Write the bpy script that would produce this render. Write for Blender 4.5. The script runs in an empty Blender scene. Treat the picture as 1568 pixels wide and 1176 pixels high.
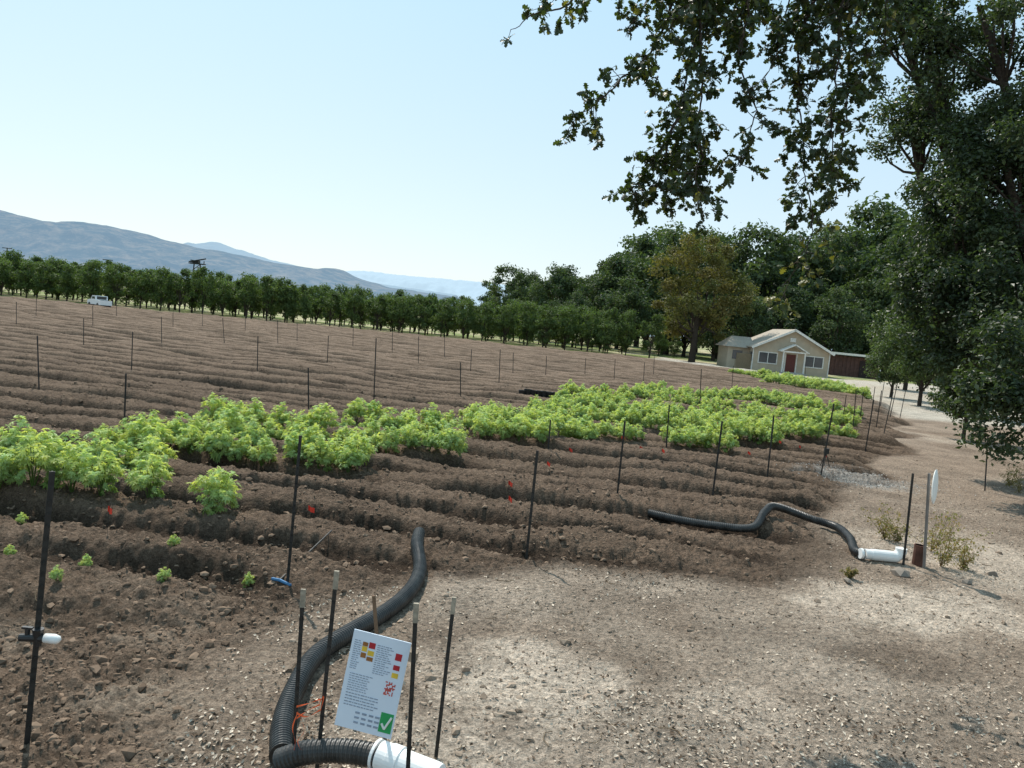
import bpy, math, random
import numpy as np
from mathutils import Vector, Matrix
random.seed(7)
rng = np.random.default_rng(11)
FPX=1150.0; CH=2.6; PITCH=math.radians(4.65); ROLL=math.radians(5.6)
RC = Matrix.Rotation(math.pi/2-PITCH,3,'X') @ Matrix.Rotation(ROLL,3,'Z')
RCn=np.array(RC)
scene=bpy.context.scene
cam_d=bpy.data.cameras.new("camera"); cam=bpy.data.objects.new("camera",cam_d)
scene.collection.objects.link(cam)
cam.matrix_world = Matrix.Translation((0,0,CH)) @ RC.to_4x4()
cam_d.sensor_width=36; cam_d.lens=FPX/1568*36; cam_d.clip_end=20000; cam_d.clip_start=0.05
scene.camera=cam
scene.view_settings.view_transform='Standard'; scene.view_settings.look='None'; scene.view_settings.exposure=0
# image-pixel helpers: pixel back-projected through the camera -> ground point / point at a range
def G(px,py):
    w=RCn@np.array([px-784,588-py,-FPX]); t=-CH/w[2]
    return np.array([w[0]*t,w[1]*t])
def P(px,py,d):
    w=RCn@np.array([px-784,588-py,-FPX]); t=d/w[1]
    return np.array([w[0]*t,d,CH+w[2]*t])
# ------------------------------------------------------------ noise
def _h(ix,iy,s):
    v=np.sin(ix*127.1+iy*311.7+s*74.7)*43758.5453
    return v-np.floor(v)
def vnoise(x,y,s=0):
    ix=np.floor(x); iy=np.floor(y); fx=x-ix; fy=y-iy
    fx=fx*fx*(3-2*fx); fy=fy*fy*(3-2*fy)
    a=_h(ix,iy,s); b=_h(ix+1,iy,s); c=_h(ix,iy+1,s); d=_h(ix+1,iy+1,s)
    return (a*(1-fx)+b*fx)*(1-fy)+(c*(1-fx)+d*fx)*fy*1.0
def fbm(x,y,o=3,s=0):
    r=0;a=0.5;t=0
    for i in range(o):
        r=r+a*vnoise(x,y,s+i*3.1); t+=a; a*=0.5; x=x*2.03+5.1; y=y*2.03+1.7
    return r/t*2-1
def sstep(a,b,x):
    t=np.clip((x-a)/(b-a),0,1); return t*t*(3-2*t)
def sdf(poly,x,y):
    d=np.full(x.shape,1e9); ins=np.zeros(x.shape,bool); n=len(poly)
    for i in range(n):
        ax,ay=poly[i]; bx,by=poly[(i+1)%n]
        ex,ey=bx-ax,by-ay; wx=x-ax; wy=y-ay
        t=np.clip((wx*ex+wy*ey)/(ex*ex+ey*ey+1e-12),0,1)
        d=np.minimum(d,(wx-ex*t)**2+(wy-ey*t)**2)
        c=((ay>y)!=(by>y)); xx=(bx-ax)*(y-ay)/((by-ay) if abs(by-ay)>1e-9 else 1e-9)+ax
        ins^=(c&(x<xx))
    d=np.sqrt(d); return np.where(ins,d,-d)
TH=math.radians(7)
FIELD=[(-9,-2),(-2.6,1.5),G(330,1120),G(370,1010),G(500,930),G(680,890),G(860,880),G(1010,890),G(1150,885),G(1270,850),G(1330,780),G(1365,700),G(1380,655),G(1370,625),G(1290,596),G(1150,568),G(1010,552),G(600,511),G(0,455),G(-500,405),(-90,30)]
FIELD=[tuple(p) for p in FIELD]
ROAD=[tuple(p) for p in [G(1000,552),G(1150,571),G(1310,600),G(1385,640),G(1500,650),G(1700,662),G(1700,610),G(1400,588),G(1250,578),G(1100,560),G(1010,546)]]
def hfun(x,y,full=False):
    x=np.asarray(x,float); y=np.asarray(y,float)
    r=np.sqrt(x*x+y*y)
    d=sdf(FIELD,x,y)+0.5*fbm(x*0.6,y*0.6,2,4)*np.clip(r/8,0.4,3)
    m=sstep(-0.25,0.6,d)
    v=y*math.cos(TH)+x*math.sin(TH)+0.13*fbm(x*0.5,y*0.5,2,9)+0.07*fbm(x*2.2,y*2.2,3,10)
    s=v/1.12
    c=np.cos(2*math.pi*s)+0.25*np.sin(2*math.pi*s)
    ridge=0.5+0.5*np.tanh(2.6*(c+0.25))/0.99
    A=0.24*(0.85+0.5*fbm(x*0.35,y*0.8,2,2))*sstep(5.0,7.0,y-0.05*x)*sstep(0.0,1.4,d)
    A=A*(1+0.35*sstep(18,35,y))
    near=1/(1+(r/30)**2)
    f1=fbm(x*1.1,y*1.1,2,21); f2=fbm(x*4,y*4,3,22); f3=fbm(x*17,y*17,3,23)
    bil=np.abs(fbm(x*7,y*7,3,24))
    hf=A*ridge-0.08+0.04*f1+near*(0.035*f2+0.035*f3+0.085*bil)
    hh=0.02*f1*np.clip(near*2,0,1)+near*(0.014*f2+0.016*f3)
    h=m*hf+(1-m)*hh
    h=h*(1-sstep(110,160,r))
    if full: return h,m,np.where(A>0.03,ridge,0.6)*m,d,f1,f2
    return h
def gz(x,y): return float(hfun(np.array([x]),np.array([y]))[0])
def G3(px,py,up=0.0):
    g=G(px,py); return np.array([g[0],g[1],gz(g[0],g[1])+up])
# ------------------------------------------------------------ mesh builder
class MB:
    def __init__(s): s.V=[];s.F=[];s.M=[];s.C=[];s.n=0
    def add(s,V,F,mat=0,col=(1,1,1)):
        V=np.asarray(V,float).reshape(-1,3); F=np.asarray(F,int)
        if F.ndim==1: F=F.reshape(1,-1)
        c=np.asarray(col,float)
        if c.ndim==1: c=np.tile(c,(len(V),1))
        s.V.append(V); s.F.append(F+s.n); s.M.append(np.full(len(F),mat)); s.C.append(c); s.n+=len(V)
    def box(s,c,sz,mat=0,R=None,col=(1,1,1),taper=1.0):
        a=np.array([[-1,-1,-1],[1,-1,-1],[1,1,-1],[-1,1,-1],[-1,-1,1],[1,-1,1],[1,1,1],[-1,1,1]],float)*0.5
        a=a*np.asarray(sz,float)
        a[4:,:2]*=taper
        if R is not None: a=a@np.asarray(R,float).T
        s.add(a+np.asarray(c,float),[[0,3,2,1],[4,5,6,7],[0,1,5,4],[1,2,6,5],[2,3,7,6],[3,0,4,7]],mat,col)
    def tube(s,pts,rad,n=8,mat=0,col=(1,1,1),cap=True):
        pts=np.asarray(pts,float); k=len(pts); rad=np.broadcast_to(np.asarray(rad,float),(k,))
        T=np.gradient(pts,axis=0); T/=np.linalg.norm(T,axis=1)[:,None]+1e-9
        u=np.cross(T[0],[0,0,1.0]); 
        if np.linalg.norm(u)<1e-3: u=np.array([1.0,0,0])
        ang=np.arange(n)*2*math.pi/n; V=[]
        for i in range(k):
            u=u-T[i]*np.dot(u,T[i]); u/=np.linalg.norm(u)+1e-9; w=np.cross(T[i],u)
            V.append(pts[i]+rad[i]*(np.cos(ang)[:,None]*u+np.sin(ang)[:,None]*w))
        V=np.concatenate(V)
        i=np.arange(k-1)[:,None]*n; j=np.arange(n)[None,:]; j2=(j+1)%n
        F=np.stack([i+j,i+j2,i+n+j2,i+n+j],-1).reshape(-1,4)
        s.add(V,F,mat,col)
        if cap and n>=3:
            b=s.n-len(V)
            s.F.append(np.array([[b+q for q in range(n)][::-1]])); s.M.append(np.array([mat]))
            s.F.append(np.array([[b+(k-1)*n+q for q in range(n)]])); s.M.append(np.array([mat]))
    def build(s,name,mats,parent=None,smooth=False,link=True):
        V=np.concatenate(s.V); C=np.concatenate(s.C)
        loops=np.concatenate([f.reshape(-1) for f in s.F])
        tot=np.concatenate([np.full(len(f),f.shape[1]) for f in s.F]); mi=np.concatenate(s.M)
        me=bpy.data.meshes.new(name)
        me.vertices.add(len(V)); me.vertices.foreach_set("co",V.astype(np.float32).reshape(-1))
        me.loops.add(len(loops)); me.loops.foreach_set("vertex_index",loops.astype(np.int32))
        me.polygons.add(len(tot)); st=np.concatenate([[0],np.cumsum(tot)[:-1]])
        me.polygons.foreach_set("loop_start",st.astype(np.int32))
        me.polygons.foreach_set("material_index",mi.astype(np.int32))
        me.polygons.foreach_set("use_smooth",np.full(len(tot),smooth))
        me.update(calc_edges=True)
        a=me.color_attributes.new("col",'FLOAT_COLOR','POINT')
        a.data.foreach_set("color",np.concatenate([C,np.ones((len(C),1))],1).astype(np.float32).reshape(-1))
        for m in (mats if isinstance(mats,(list,tuple)) else [mats]): me.materials.append(m)
        if not link: return me
        return place(me,name,parent)
def place(me,name,parent=None,loc=(0,0,0),rz=0,sc=1.0):
    o=bpy.data.objects.new(name,me); scene.collection.objects.link(o)
    o.location=loc; o.rotation_euler=(0,0,rz); o.scale=(sc,sc,sc) if np.isscalar(sc) else sc
    if parent: o.parent=parent
    return o
def empty(name,loc=(0,0,0),rz=0):
    e=bpy.data.objects.new(name,None); e.empty_display_size=0.2; scene.collection.objects.link(e)
    e.location=loc; e.rotation_euler=(0,0,rz); return e
# ------------------------------------------------------------ materials
def newmat(name):
    m=bpy.data.materials.new(name); m.use_nodes=True; nt=m.node_tree
    return m,nt,nt.nodes["Principled BSDF"],nt.nodes["Material Output"]
def simple(name,col,rough=0.6,metal=0.0,var=0.15,scale=8,bump=0.1,spec=0.4):
    m,nt,b,o=newmat(name)
    tc=nt.nodes.new("ShaderNodeTexCoord"); nz=nt.nodes.new("ShaderNodeTexNoise"); nz.inputs["Scale"].default_value=scale; nz.inputs["Detail"].default_value=6
    nt.links.new(tc.outputs["Object"],nz.inputs["Vector"])
    mr=nt.nodes.new("ShaderNodeMapRange"); mr.inputs["From Min"].default_value=0.3; mr.inputs["From Max"].default_value=0.7
    mr.inputs["To Min"].default_value=1-var; mr.inputs["To Max"].default_value=1+var
    nt.links.new(nz.outputs["Fac"],mr.inputs["Value"])
    mx=nt.nodes.new("ShaderNodeVectorMath"); mx.operation='SCALE'; mx.inputs[0].default_value=col
    nt.links.new(mr.outputs[0],mx.inputs["Scale"]); nt.links.new(mx.outputs[0],b.inputs["Base Color"])
    b.inputs["Roughness"].default_value=rough; b.inputs["Metallic"].default_value=metal; b.inputs["Specular IOR Level"].default_value=spec
    bp=nt.nodes.new("ShaderNodeBump"); bp.inputs["Strength"].default_value=bump; bp.inputs["Distance"].default_value=0.02
    nt.links.new(nz.outputs["Fac"],bp.inputs["Height"]); nt.links.new(bp.outputs[0],b.inputs["Normal"])
    return m
def leafmat(name,trans=0.35,tint=(1.6,1.9,0.7),rough=0.45,spec=0.35):
    m,nt,b,o=newmat(name)
    at=nt.nodes.new("ShaderNodeAttribute"); at.attribute_name="col"
    nt.links.new(at.outputs["Color"],b.inputs["Base Color"]); b.inputs["Roughness"].default_value=rough; b.inputs["Specular IOR Level"].default_value=spec
    tr=nt.nodes.new("ShaderNodeBsdfTranslucent"); vm=nt.nodes.new("ShaderNodeVectorMath"); vm.operation='MULTIPLY'
    vm.inputs[1].default_value=tint; nt.links.new(at.outputs["Color"],vm.inputs[0]); nt.links.new(vm.outputs[0],tr.inputs["Color"])
    mix=nt.nodes.new("ShaderNodeMixShader"); mix.inputs[0].default_value=trans
    nt.links.new(b.outputs[0],mix.inputs[1]); nt.links.new(tr.outputs[0],mix.inputs[2]); nt.links.new(mix.outputs[0],o.inputs["Surface"])
    return m
def soilmat():
    m,nt,b,o=newmat("soil")
    N=nt.nodes.new; L=nt.links.new
    at=N("ShaderNodeAttribute"); at.attribute_name="col"
    tc=N("ShaderNodeTexCoord")
    def noise(sc,det=8,rg=0.65):
        n=N("ShaderNodeTexNoise"); n.inputs["Scale"].default_value=sc; n.inputs["Detail"].default_value=det; n.inputs["Roughness"].default_value=rg
        L(tc.outputs["Object"],n.inputs["Vector"]); return n
    n1=noise(1.3); n2=noise(16,9,0.78); n3=noise(70,3,0.6)
    vo=N("ShaderNodeTexVoronoi"); vo.inputs["Scale"].default_value=30; L(tc.outputs["Object"],vo.inputs["Vector"])
    def mr(src,a,bb,c,d):
        r=N("ShaderNodeMapRange"); r.inputs["From Min"].default_value=a; r.inputs["From Max"].default_value=bb; r.inputs["To Min"].default_value=c; r.inputs["To Max"].default_value=d
        L(src,r.inputs["Value"]); return r.outputs[0]
    a=mr(n1.outputs["Fac"],0.3,0.7,0.75,1.25); c=mr(n2.outputs["Fac"],0.32,0.68,0.4,1.6); d=mr(n3.outputs["Fac"],0.3,0.7,0.66,1.34)
    m1=N("ShaderNodeMath"); m1.operation='MULTIPLY'; L(a,m1.inputs[0]); L(c,m1.inputs[1])
    m2=N("ShaderNodeMath"); m2.operation='MULTIPLY'; L(m1.outputs[0],m2.inputs[0]); L(d,m2.inputs[1])
    sc=N("ShaderNodeVectorMath"); sc.operation='SCALE'; L(at.outputs["Color"],sc.inputs[0]); L(m2.outputs[0],sc.inputs["Scale"])
    L(sc.outputs[0],b.inputs["Base Color"]); b.inputs["Roughness"].default_value=0.95; b.inputs["Specular IOR Level"].default_value=0.08
    ad=N("ShaderNodeMath"); ad.operation='SUBTRACT'; L(n2.outputs["Fac"],ad.inputs[0])
    mv=N("ShaderNodeMath"); mv.operation='MULTIPLY'; mv.inputs[1].default_value=0.35; L(vo.outputs["Distance"],mv.inputs[0]); L(mv.outputs[0],ad.inputs[1])
    bp=N("ShaderNodeBump"); bp.inputs["Strength"].default_value=1.0; bp.inputs["Distance"].default_value=0.06
    L(ad.outputs[0],bp.inputs["Height"])
    bp2=N("ShaderNodeBump"); bp2.inputs["Strength"].default_value=0.4; bp2.inputs["Distance"].default_value=0.008
    L(n3.outputs["Fac"],bp2.inputs["Height"]); L(bp.outputs[0],bp2.inputs["Normal"]); L(bp2.outputs[0],b.inputs["Normal"])
    return m
def attrmat(name,rough=0.9,spec=0.1):
    m,nt,b,o=newmat(name)
    at=nt.nodes.new("ShaderNodeAttribute"); at.attribute_name="col"; nt.links.new(at.outputs["Color"],b.inputs["Base Color"])
    b.inputs["Roughness"].default_value=rough; b.inputs["Specular IOR Level"].default_value=spec; return m
M_soil=soilmat(); M_attr=attrmat("clod_soil",.95,.03)
M_bark=simple("bark",(0.06,0.048,0.038),0.95,0,0.4,14,0.8,0.1)
M_leaf=leafmat("oak_leaf",0.3); M_leaf2=leafmat("crop_leaf",0.45,(1.3,1.22,0.6),0.5,0.4); M_far=leafmat("far_leaf",0.3,(1.4,1.6,0.6),0.6,0.25)
M_black=simple("black_plastic",(0.018,0.019,0.02),0.42,0,0.3,20,0.1,0.5)
M_hose=simple("dusty_black_hose",(0.03,0.029,0.027),0.42,0,0.6,9,0.15,0.5)
M_post=simple("dark_steel",(0.022,0.021,0.019),0.6,0,0.4,30,0.2)
M_tip=simple("weathered_tip",(0.3,0.26,0.2),0.8,0,0.3,30,0.2)
M_white=simple("white_pvc",(0.8,0.8,0.78),0.35,0,0.05,6,0.02)
M_wpaint=simple("white_paint",(0.75,0.75,0.72),0.5,0,0.05,3,0.02)
# ------------------------------------------------------------ world + sun
EL=math.radians(53); AZ=math.radians(-28)
w=bpy.data.worlds.new("World"); scene.world=w; w.use_nodes=True; nt=w.node_tree
bg=nt.nodes["Background"]; sky=nt.nodes.new("ShaderNodeTexSky"); sky.sky_type='NISHITA'; sky.sun_disc=False
sky.sun_elevation=EL; sky.sun_rotation=AZ; sky.air_density=1.0; sky.dust_density=1.2; sky.ozone_density=1.0; sky.altitude=50
# summer haze: paler toward the horizon, as a function of elevation
tcw=nt.nodes.new("ShaderNodeTexCoord"); sx=nt.nodes.new("ShaderNodeSeparateXYZ"); nt.links.new(tcw.outputs["Generated"],sx.inputs[0])
rmp=nt.nodes.new("ShaderNodeMapRange"); rmp.inputs["From Min"].default_value=0.0; rmp.inputs["From Max"].default_value=0.45; nt.links.new(sx.outputs["Z"],rmp.inputs["Value"])
hz=nt.nodes.new("ShaderNodeMix"); hz.data_type='RGBA'; nt.links.new(rmp.outputs[0],hz.inputs[0]); hz.inputs[6].default_value=(5.8,6.5,6.7,1); hz.inputs[7].default_value=(3.6,5.8,7.0,1)
mxn=nt.nodes.new("ShaderNodeMix"); mxn.data_type='RGBA'; mxn.inputs[0].default_value=0.7
nt.links.new(sky.outputs[0],mxn.inputs[6]); nt.links.new(hz.outputs[2],mxn.inputs[7])
nt.links.new(mxn.outputs[2],bg.inputs["Color"]); bg.inputs["Strength"].default_value=0.15
sd=bpy.data.lights.new("sun",'SUN'); sd.energy=5.0; sd.angle=math.radians(0.5); sd.color=(1,0.94,0.85)
so=bpy.data.objects.new("sun",sd); scene.collection.objects.link(so)
S=Vector((math.sin(AZ)*math.cos(EL),math.cos(AZ)*math.cos(EL),math.sin(EL)))
so.rotation_euler=S.to_track_quat('Z','Y').to_euler(); so.location=(0,0,50)
# ------------------------------------------------------------ ground
A0=math.radians(44)
th=np.concatenate([np.linspace(-A0,A0,860),np.linspace(A0,2*math.pi-A0,60)[1:-1]])
rr=[1.0]
while rr[-1]<130: rr.append(rr[-1]*1.004)
while rr[-1]<9000: rr.append(rr[-1]*1.06)
rr=np.array(rr)
TT,RR=np.meshgrid(th,rr); X=RR*np.sin(TT); Y=RR*np.cos(TT)
h,m,ridge,d,f1,f2=hfun(X,Y,True)
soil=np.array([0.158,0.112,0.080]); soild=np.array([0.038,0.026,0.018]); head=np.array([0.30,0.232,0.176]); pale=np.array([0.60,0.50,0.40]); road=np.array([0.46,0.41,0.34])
def mixc(a,b,t): return a*(1-t[...,None])+b*t[...,None]
def bc_(c): return np.broadcast_to(np.array(c),X.shape+(3,))
C=bc_(head).copy()
C=mixc(C,bc_(pale*.75),sstep(0.05,0.6,fbm(X*0.45+3,Y*0.45,3,31))*0.6)
C=mixc(C,bc_([0.17,0.125,0.092]),sstep(0.05,0.5,fbm(X*0.7+30,Y*0.7,3,33))*0.5)
for (px,py,sx_,sy_,k) in [(790,1060,.8,.9,1.0),(690,1150,.6,.5,.9),(1420,930,1.5,.8,.85),(1500,860,1.8,1.8,.6),(900,850,1.2,.5,.25),(1130,1080,.6,.4,.4)]:
    g=G(px,py); dd=np.sqrt(((X-g[0])/sx_)**2+((Y-g[1])/sy_)**2)+0.5*f1+0.35*f2; C=mixc(C,bc_(pale),(1-sstep(0.3,1.3,dd))*k)
for (px,py,sx_,sy_,k) in [(1380,1010,.7,.35,.6),(1080,960,1.4,.4,.3)]:  # darker dirt patches; the right-hand one paints in a foreground shadow
    g=G(px,py); dd=np.sqrt(((X-g[0])/sx_)**2+((Y-g[1])/sy_)**2)+0.5*f1+0.35*f2; C=mixc(C,bc_([.15,.11,.08]),(1-sstep(0.3,1.3,dd))*k)
fs=mixc(bc_(soild),bc_(soil),np.clip(0.05+0.95*ridge+0.25*f1+0.15*f2,0,1))  # furrow troughs coloured darker: moist soil plus painted-in furrow shade
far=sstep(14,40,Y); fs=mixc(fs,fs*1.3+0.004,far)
nearf=1-sstep(4.5,7.5,Y); fs=mixc(fs,mixc(bc_(soil*1.2),bc_([0.31,.24,.18]),sstep(0,.5,fbm(X*1.3,Y*1.3,3,37))),nearf)
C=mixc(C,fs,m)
dr=sdf(ROAD,X,Y); C=mixc(C,bc_(road),sstep(-1,1,dr)*sstep(8,14,Y))
og=sstep(60,75,Y)*(1-sstep(0,2,d))*(1-sstep(-1,1,dr))
gcol=mixc(bc_([0.40,0.35,0.22]),bc_([0.17,0.21,0.07]),sstep(-0.3,0.3,fbm(X*0.25,Y*0.25,3,40)))
C=mixc(C,gcol,og)
ash=G(1310,733); da=np.sqrt(((X-ash[0])/1.5)**2+((Y-ash[1])/1.1)**2)+0.45*f2+0.2*f1
C=mixc(C,bc_([0.36,0.34,0.31]),(1-sstep(0.3,1.1,da))*0.6)
nr,ntn=X.shape; mb=MB()
i=np.arange(nr-1)[:,None]*ntn; j=np.arange(ntn)[None,:]; j2=(j+1)%ntn
F=np.stack([i+j,i+ntn+j,i+ntn+j2,i+j2],-1).reshape(-1,4)[:, ::-1]
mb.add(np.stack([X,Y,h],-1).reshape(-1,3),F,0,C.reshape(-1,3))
jj=np.arange(ntn); ce=np.array([[0,0,0.0]]); mb.add(ce,np.zeros((0,3),int),0,head)
mb.F.append(np.stack([jj,(jj+1)%ntn,np.full(ntn,mb.n-1)],-1)); mb.M.append(np.zeros(ntn,int))
ground=mb.build("ground",M_soil,smooth=True)
me=ground.data
if me.polygons[0].normal.z<0: me.flip_normals()
# ------------------------------------------------------------ clods & litter
ph=(1+5**.5)/2
ICO=np.array([(-1,ph,0),(1,ph,0),(-1,-ph,0),(1,-ph,0),(0,-1,ph),(0,1,ph),(0,-1,-ph),(0,1,-ph),(ph,0,-1),(ph,0,1),(-ph,0,-1),(-ph,0,1)])/1.9
ICF=np.array([(0,11,5),(0,5,1),(0,1,7),(0,7,10),(0,10,11),(1,5,9),(5,11,4),(11,10,2),(10,7,6),(7,1,8),(3,9,4),(3,4,2),(3,2,6),(3,6,8),(3,8,9),(4,9,5),(2,4,11),(6,2,10),(8,6,7),(9,8,1)])
def rocks(mb,pos,size,col):
    n=len(pos); V=np.broadcast_to(ICO,(n,12,3))*(1+0.25*rng.standard_normal((n,12,1)))
    V=V*np.stack([rng.uniform(.7,1.4,n),rng.uniform(.7,1.4,n),rng.uniform(.45,.9,n)],-1)[:,None,:]*size[:,None,None]
    V=V+pos[:,None,:]; F=(ICF[None]+12*np.arange(n)[:,None,None]).reshape(-1,3)
    mb.add(V.reshape(-1,3),F,0,np.repeat(col,12,0))
def scatter(n,r0,r1,a=0.7,pw=1.0):
    r=np.exp(rng.uniform(math.log(r0),math.log(r1),n)); t=rng.uniform(-a,a,n)
    return r*np.sin(t),r*np.cos(t)
x,y=scatter(56000,2.8,30); hh,mm,_,_,_,_=hfun(x,y,True)
keep=rng.random(len(x))<np.where(mm>0.5,1.0,0.45)*(0.35+0.65*(fbm(x*0.8,y*0.8,2,50)>0)); x,y,hh,mm=x[keep],y[keep],hh[keep],mm[keep]
sz=np.exp(rng.normal(-4.75,0.62,len(x)))*np.where(mm>0.5,1.1,0.75); sz=np.minimum(sz,0.042)
bc=np.where((mm>0.5)[:,None],soil*1.15,head*0.95)*rng.uniform(0.6,1.4,(len(x),1))
mb=MB(); rocks(mb,np.stack([x,y,hh+sz*0.1],-1),sz,bc); mb.build("soil_clods",M_attr,smooth=False)
def add_leaves(mb,pos,nrm,L,W,col,mat=0,fold=0.12):
    n=len(pos); nrm=nrm/(np.linalg.norm(nrm,axis=1)[:,None]+1e-9)
    t=rng.standard_normal((n,3)); t-=nrm*np.sum(t*nrm,1)[:,None]; t/=np.linalg.norm(t,axis=1)[:,None]+1e-9
    b=np.cross(nrm,t); L=np.broadcast_to(L,(n,))[:,None]; W=np.broadcast_to(W,(n,))[:,None]
    V=np.stack([pos-t*L/2,pos+b*W/2+nrm*fold*L,pos+t*L/2,pos-b*W/2+nrm*fold*L],1).reshape(-1,3)
    F=np.arange(4*n).reshape(n,4); mb.add(V,F,mat,np.repeat(col,4,0))
x,y=scatter(42000,2.8,22); hh,mm,_,_,_,_=hfun(x,y,True); k=(mm<0.5)&(rng.random(len(x))<0.25+0.75*(fbm(x*0.6,y*0.6,3,60)>0)); x,y,hh=x[k],y[k],hh[k]
n=len(x); up=np.tile([0,0,1.0],(n,1))+0.45*rng.standard_normal((n,3))
cc=np.where(rng.random((n,1))<0.6,np.array([[0.58,0.49,0.39]]),np.array([[0.11,0.078,0.055]]))*rng.uniform(0.7,1.2,(n,1))
mb=MB(); add_leaves(mb,np.stack([x,y,hh+0.008],-1),up,rng.uniform(.012,.045,n),rng.uniform(.008,.025,n),cc)
n=900; q=rng.standard_normal((n,2))*[0.8,0.5]; x=ash[0]+q[:,0]; y=ash[1]+q[:,1]; hh=hfun(x,y)
add_leaves(mb,np.stack([x,y,hh+0.015],-1),np.tile([0,0,1.0],(n,1))+0.5*rng.standard_normal((n,3)),rng.uniform(.03,.08,n),rng.uniform(.01,.02,n),np.array([[0.5,0.48,0.45]])*rng.uniform(.6,1.2,(n,1)))
mb.build("leaf_litter",M_attr)
# dry twigs lying about
mb=MB()
for k in range(160):
    r_=math.exp(random.uniform(math.log(3.2),math.log(16))); t_=random.uniform(-.6,.6); x0=r_*math.sin(t_); y0=r_*math.cos(t_); a_=random.uniform(0,6.3); l_=random.uniform(.04,.22)
    ps_=[np.array([x0+math.cos(a_+.4*q)*l_*q/3,y0+math.sin(a_+.4*q)*l_*q/3]) for q in range(4)]
    zz_=hfun(np.array([p[0] for p in ps_]),np.array([p[1] for p in ps_]))
    mb.tube([[p[0],p[1],z_+.008] for p,z_ in zip(ps_,zz_)],random.uniform(.0015,.004),4,0,col=(.2,.15,.1),cap=False)
mb.build("dry_twigs",M_attr)
# ------------------------------------------------------------ trees
def cluster_leaves(mb,cl,nper,leaf,c1,c2,mat=1,flat=0.75,aspect=0.6):
    cl=np.asarray(cl); k=len(cl); idx=np.repeat(np.arange(k),nper); n=len(idx)
    dr=rng.standard_normal((n,3)); dr/=np.linalg.norm(dr,axis=1)[:,None]
    u=rng.random(n)**0.45*(1+0.25*rng.standard_normal(n)*0.6)
    pos=cl[idx,:3]+dr*np.array([1,1,flat])*(u*cl[idx,3])[:,None]
    nm=dr*0.6+np.array([0,0,0.7])+0.7*rng.standard_normal((n,3))
    ct=np.clip(rng.random(k)[idx]*0.7+0.3*rng.random(n),0,1)[:,None]
    col=(np.asarray(c1)*(1-ct)+np.asarray(c2)*ct)*rng.uniform(0.7,1.3,(n,1))
    L=leaf*rng.uniform(0.6,1.4,n); add_leaves(mb,pos,nm,L,L*aspect,col,mat)
def limb(mb,a,b,r0,r1,n=7,seg=5,bend=0.1,mat=0):
    a=np.asarray(a,float); b=np.asarray(b,float); t=np.linspace(0,1,seg)[:,None]
    Ln=np.linalg.norm(b-a); off=rng.standard_normal(3)*bend*Ln
    pts=a+(b-a)*t+np.sin(t*math.pi)*off; mb.tube(pts,np.linspace(r0,r1,seg),n,mat,cap=False); return pts
def tree_mesh(name,H,R,tr,nclu,nper,leaf,c1,c2,lmat,trunk=0.3,cr=0.26,pear=0.0):
    mb=MB(); hz=(H-tr)/2; zc=tr+hz
    limb(mb,(0,0,-0.2),(rng.normal(0,.02)*H,rng.normal(0,.02)*H,tr+hz*0.9),trunk,trunk*0.45,9,6,0.03)
    cl=[]
    for i in range(nclu):
        dd=rng.standard_normal(3); dd/=np.linalg.norm(dd); u=rng.uniform(0.15,1)**0.45
        z=dd[2]*u; wd=1-pear*z
        cl.append([dd[0]*u*R*wd*0.85,dd[1]*u*R*wd*0.85,zc+z*hz*0.88,cr*R*rng.uniform(0.6,1.3)])
    for c in cl[:14]:
        limb(mb,(0,0,tr*rng.uniform(0.7,1)+rng.random()*hz*0.5),c[:3],trunk*0.4,trunk*0.08,5,5,0.08)
    cluster_leaves(mb,cl,nper,leaf,c1,c2)
    return mb.build(name,[M_bark,lmat],link=False,smooth=False)
oakF=[tree_mesh("forest_oak_mesh",14,5.6,0.8,44,170,0.44,(0.042,0.068,0.035),(0.095,0.125,0.056),M_far,0.35,0.27) for _ in range(4)]
forest=empty("forest_treeline")
SKX=[745,775,805,830,875,915,950,990,1050,1100,1150,1200,1250,1300,1350,1420,1568,1750]
SKY=[440,401,396,406,395,407,380,343,327,340,333,328,337,330,298,310,290,280]
def put_forest(px,d,f=1.0):
    ty=np.interp(px,SKX,SKY); top=P(px,ty,d); H=top[2]*f
    m_=random.choice(oakF); s=H/14.3
    o=place(m_,"oak",forest,(top[0],d,0),random.uniform(0,6.3),(s*random.uniform(.85,1.1),s*random.uniform(.85,1.1),s))
for px in list(range(775,1700,38)): put_forest(px+random.uniform(-8,8),random.uniform(115,150),random.uniform(0.93,1.03))
for px in list(range(800,1700,46)): put_forest(px+random.uniform(-8,8),random.uniform(102,114),random.uniform(0.5,0.75))
for px in list(range(765,1700,46)): put_forest(px,165,random.uniform(0.85,1.0))
bt=P(1078,338,92); me=tree_mesh("autumn_oak_mesh",bt[2]*0.99,6.0,1.3,90,240,0.27,(0.18,0.14,0.05),(0.085,0.105,0.035),M_far,0.4,0.2,0.1)
place(me,"autumn_oak_tree",None,(bt[0],90,0),0.4,(1.1,1.1,1))
orch=[tree_mesh("orchard_mesh",4.9,1.5,0.35,30,105,0.2,(0.055,0.085,0.03),(0.12,0.165,0.055),M_far,0.09,0.36,0.05) for _ in range(5)]
a=G(-60,446); b=G(1000,549); orow=empty("orchard_tree_rows")
dirv=(b-a)/np.linalg.norm(b-a); nv=np.array([-dirv[1],dirv[0]]); Lr=np.linalg.norm(b-a)
for k in range(5):
    s=-25.0
    while s<Lr-(0 if k<1 else 2*k):
        q=a+dirv*s+nv*(k*4.4+random.uniform(-.4,.4))
        place(random.choice(orch),"orchard_tree",orow,(q[0],q[1],0),random.uniform(0,6.3),(random.uniform(.85,1.2),random.uniform(.85,1.2),random.uniform(.9,1.22)))
        s+=random.uniform(2.1,2.9)
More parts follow.
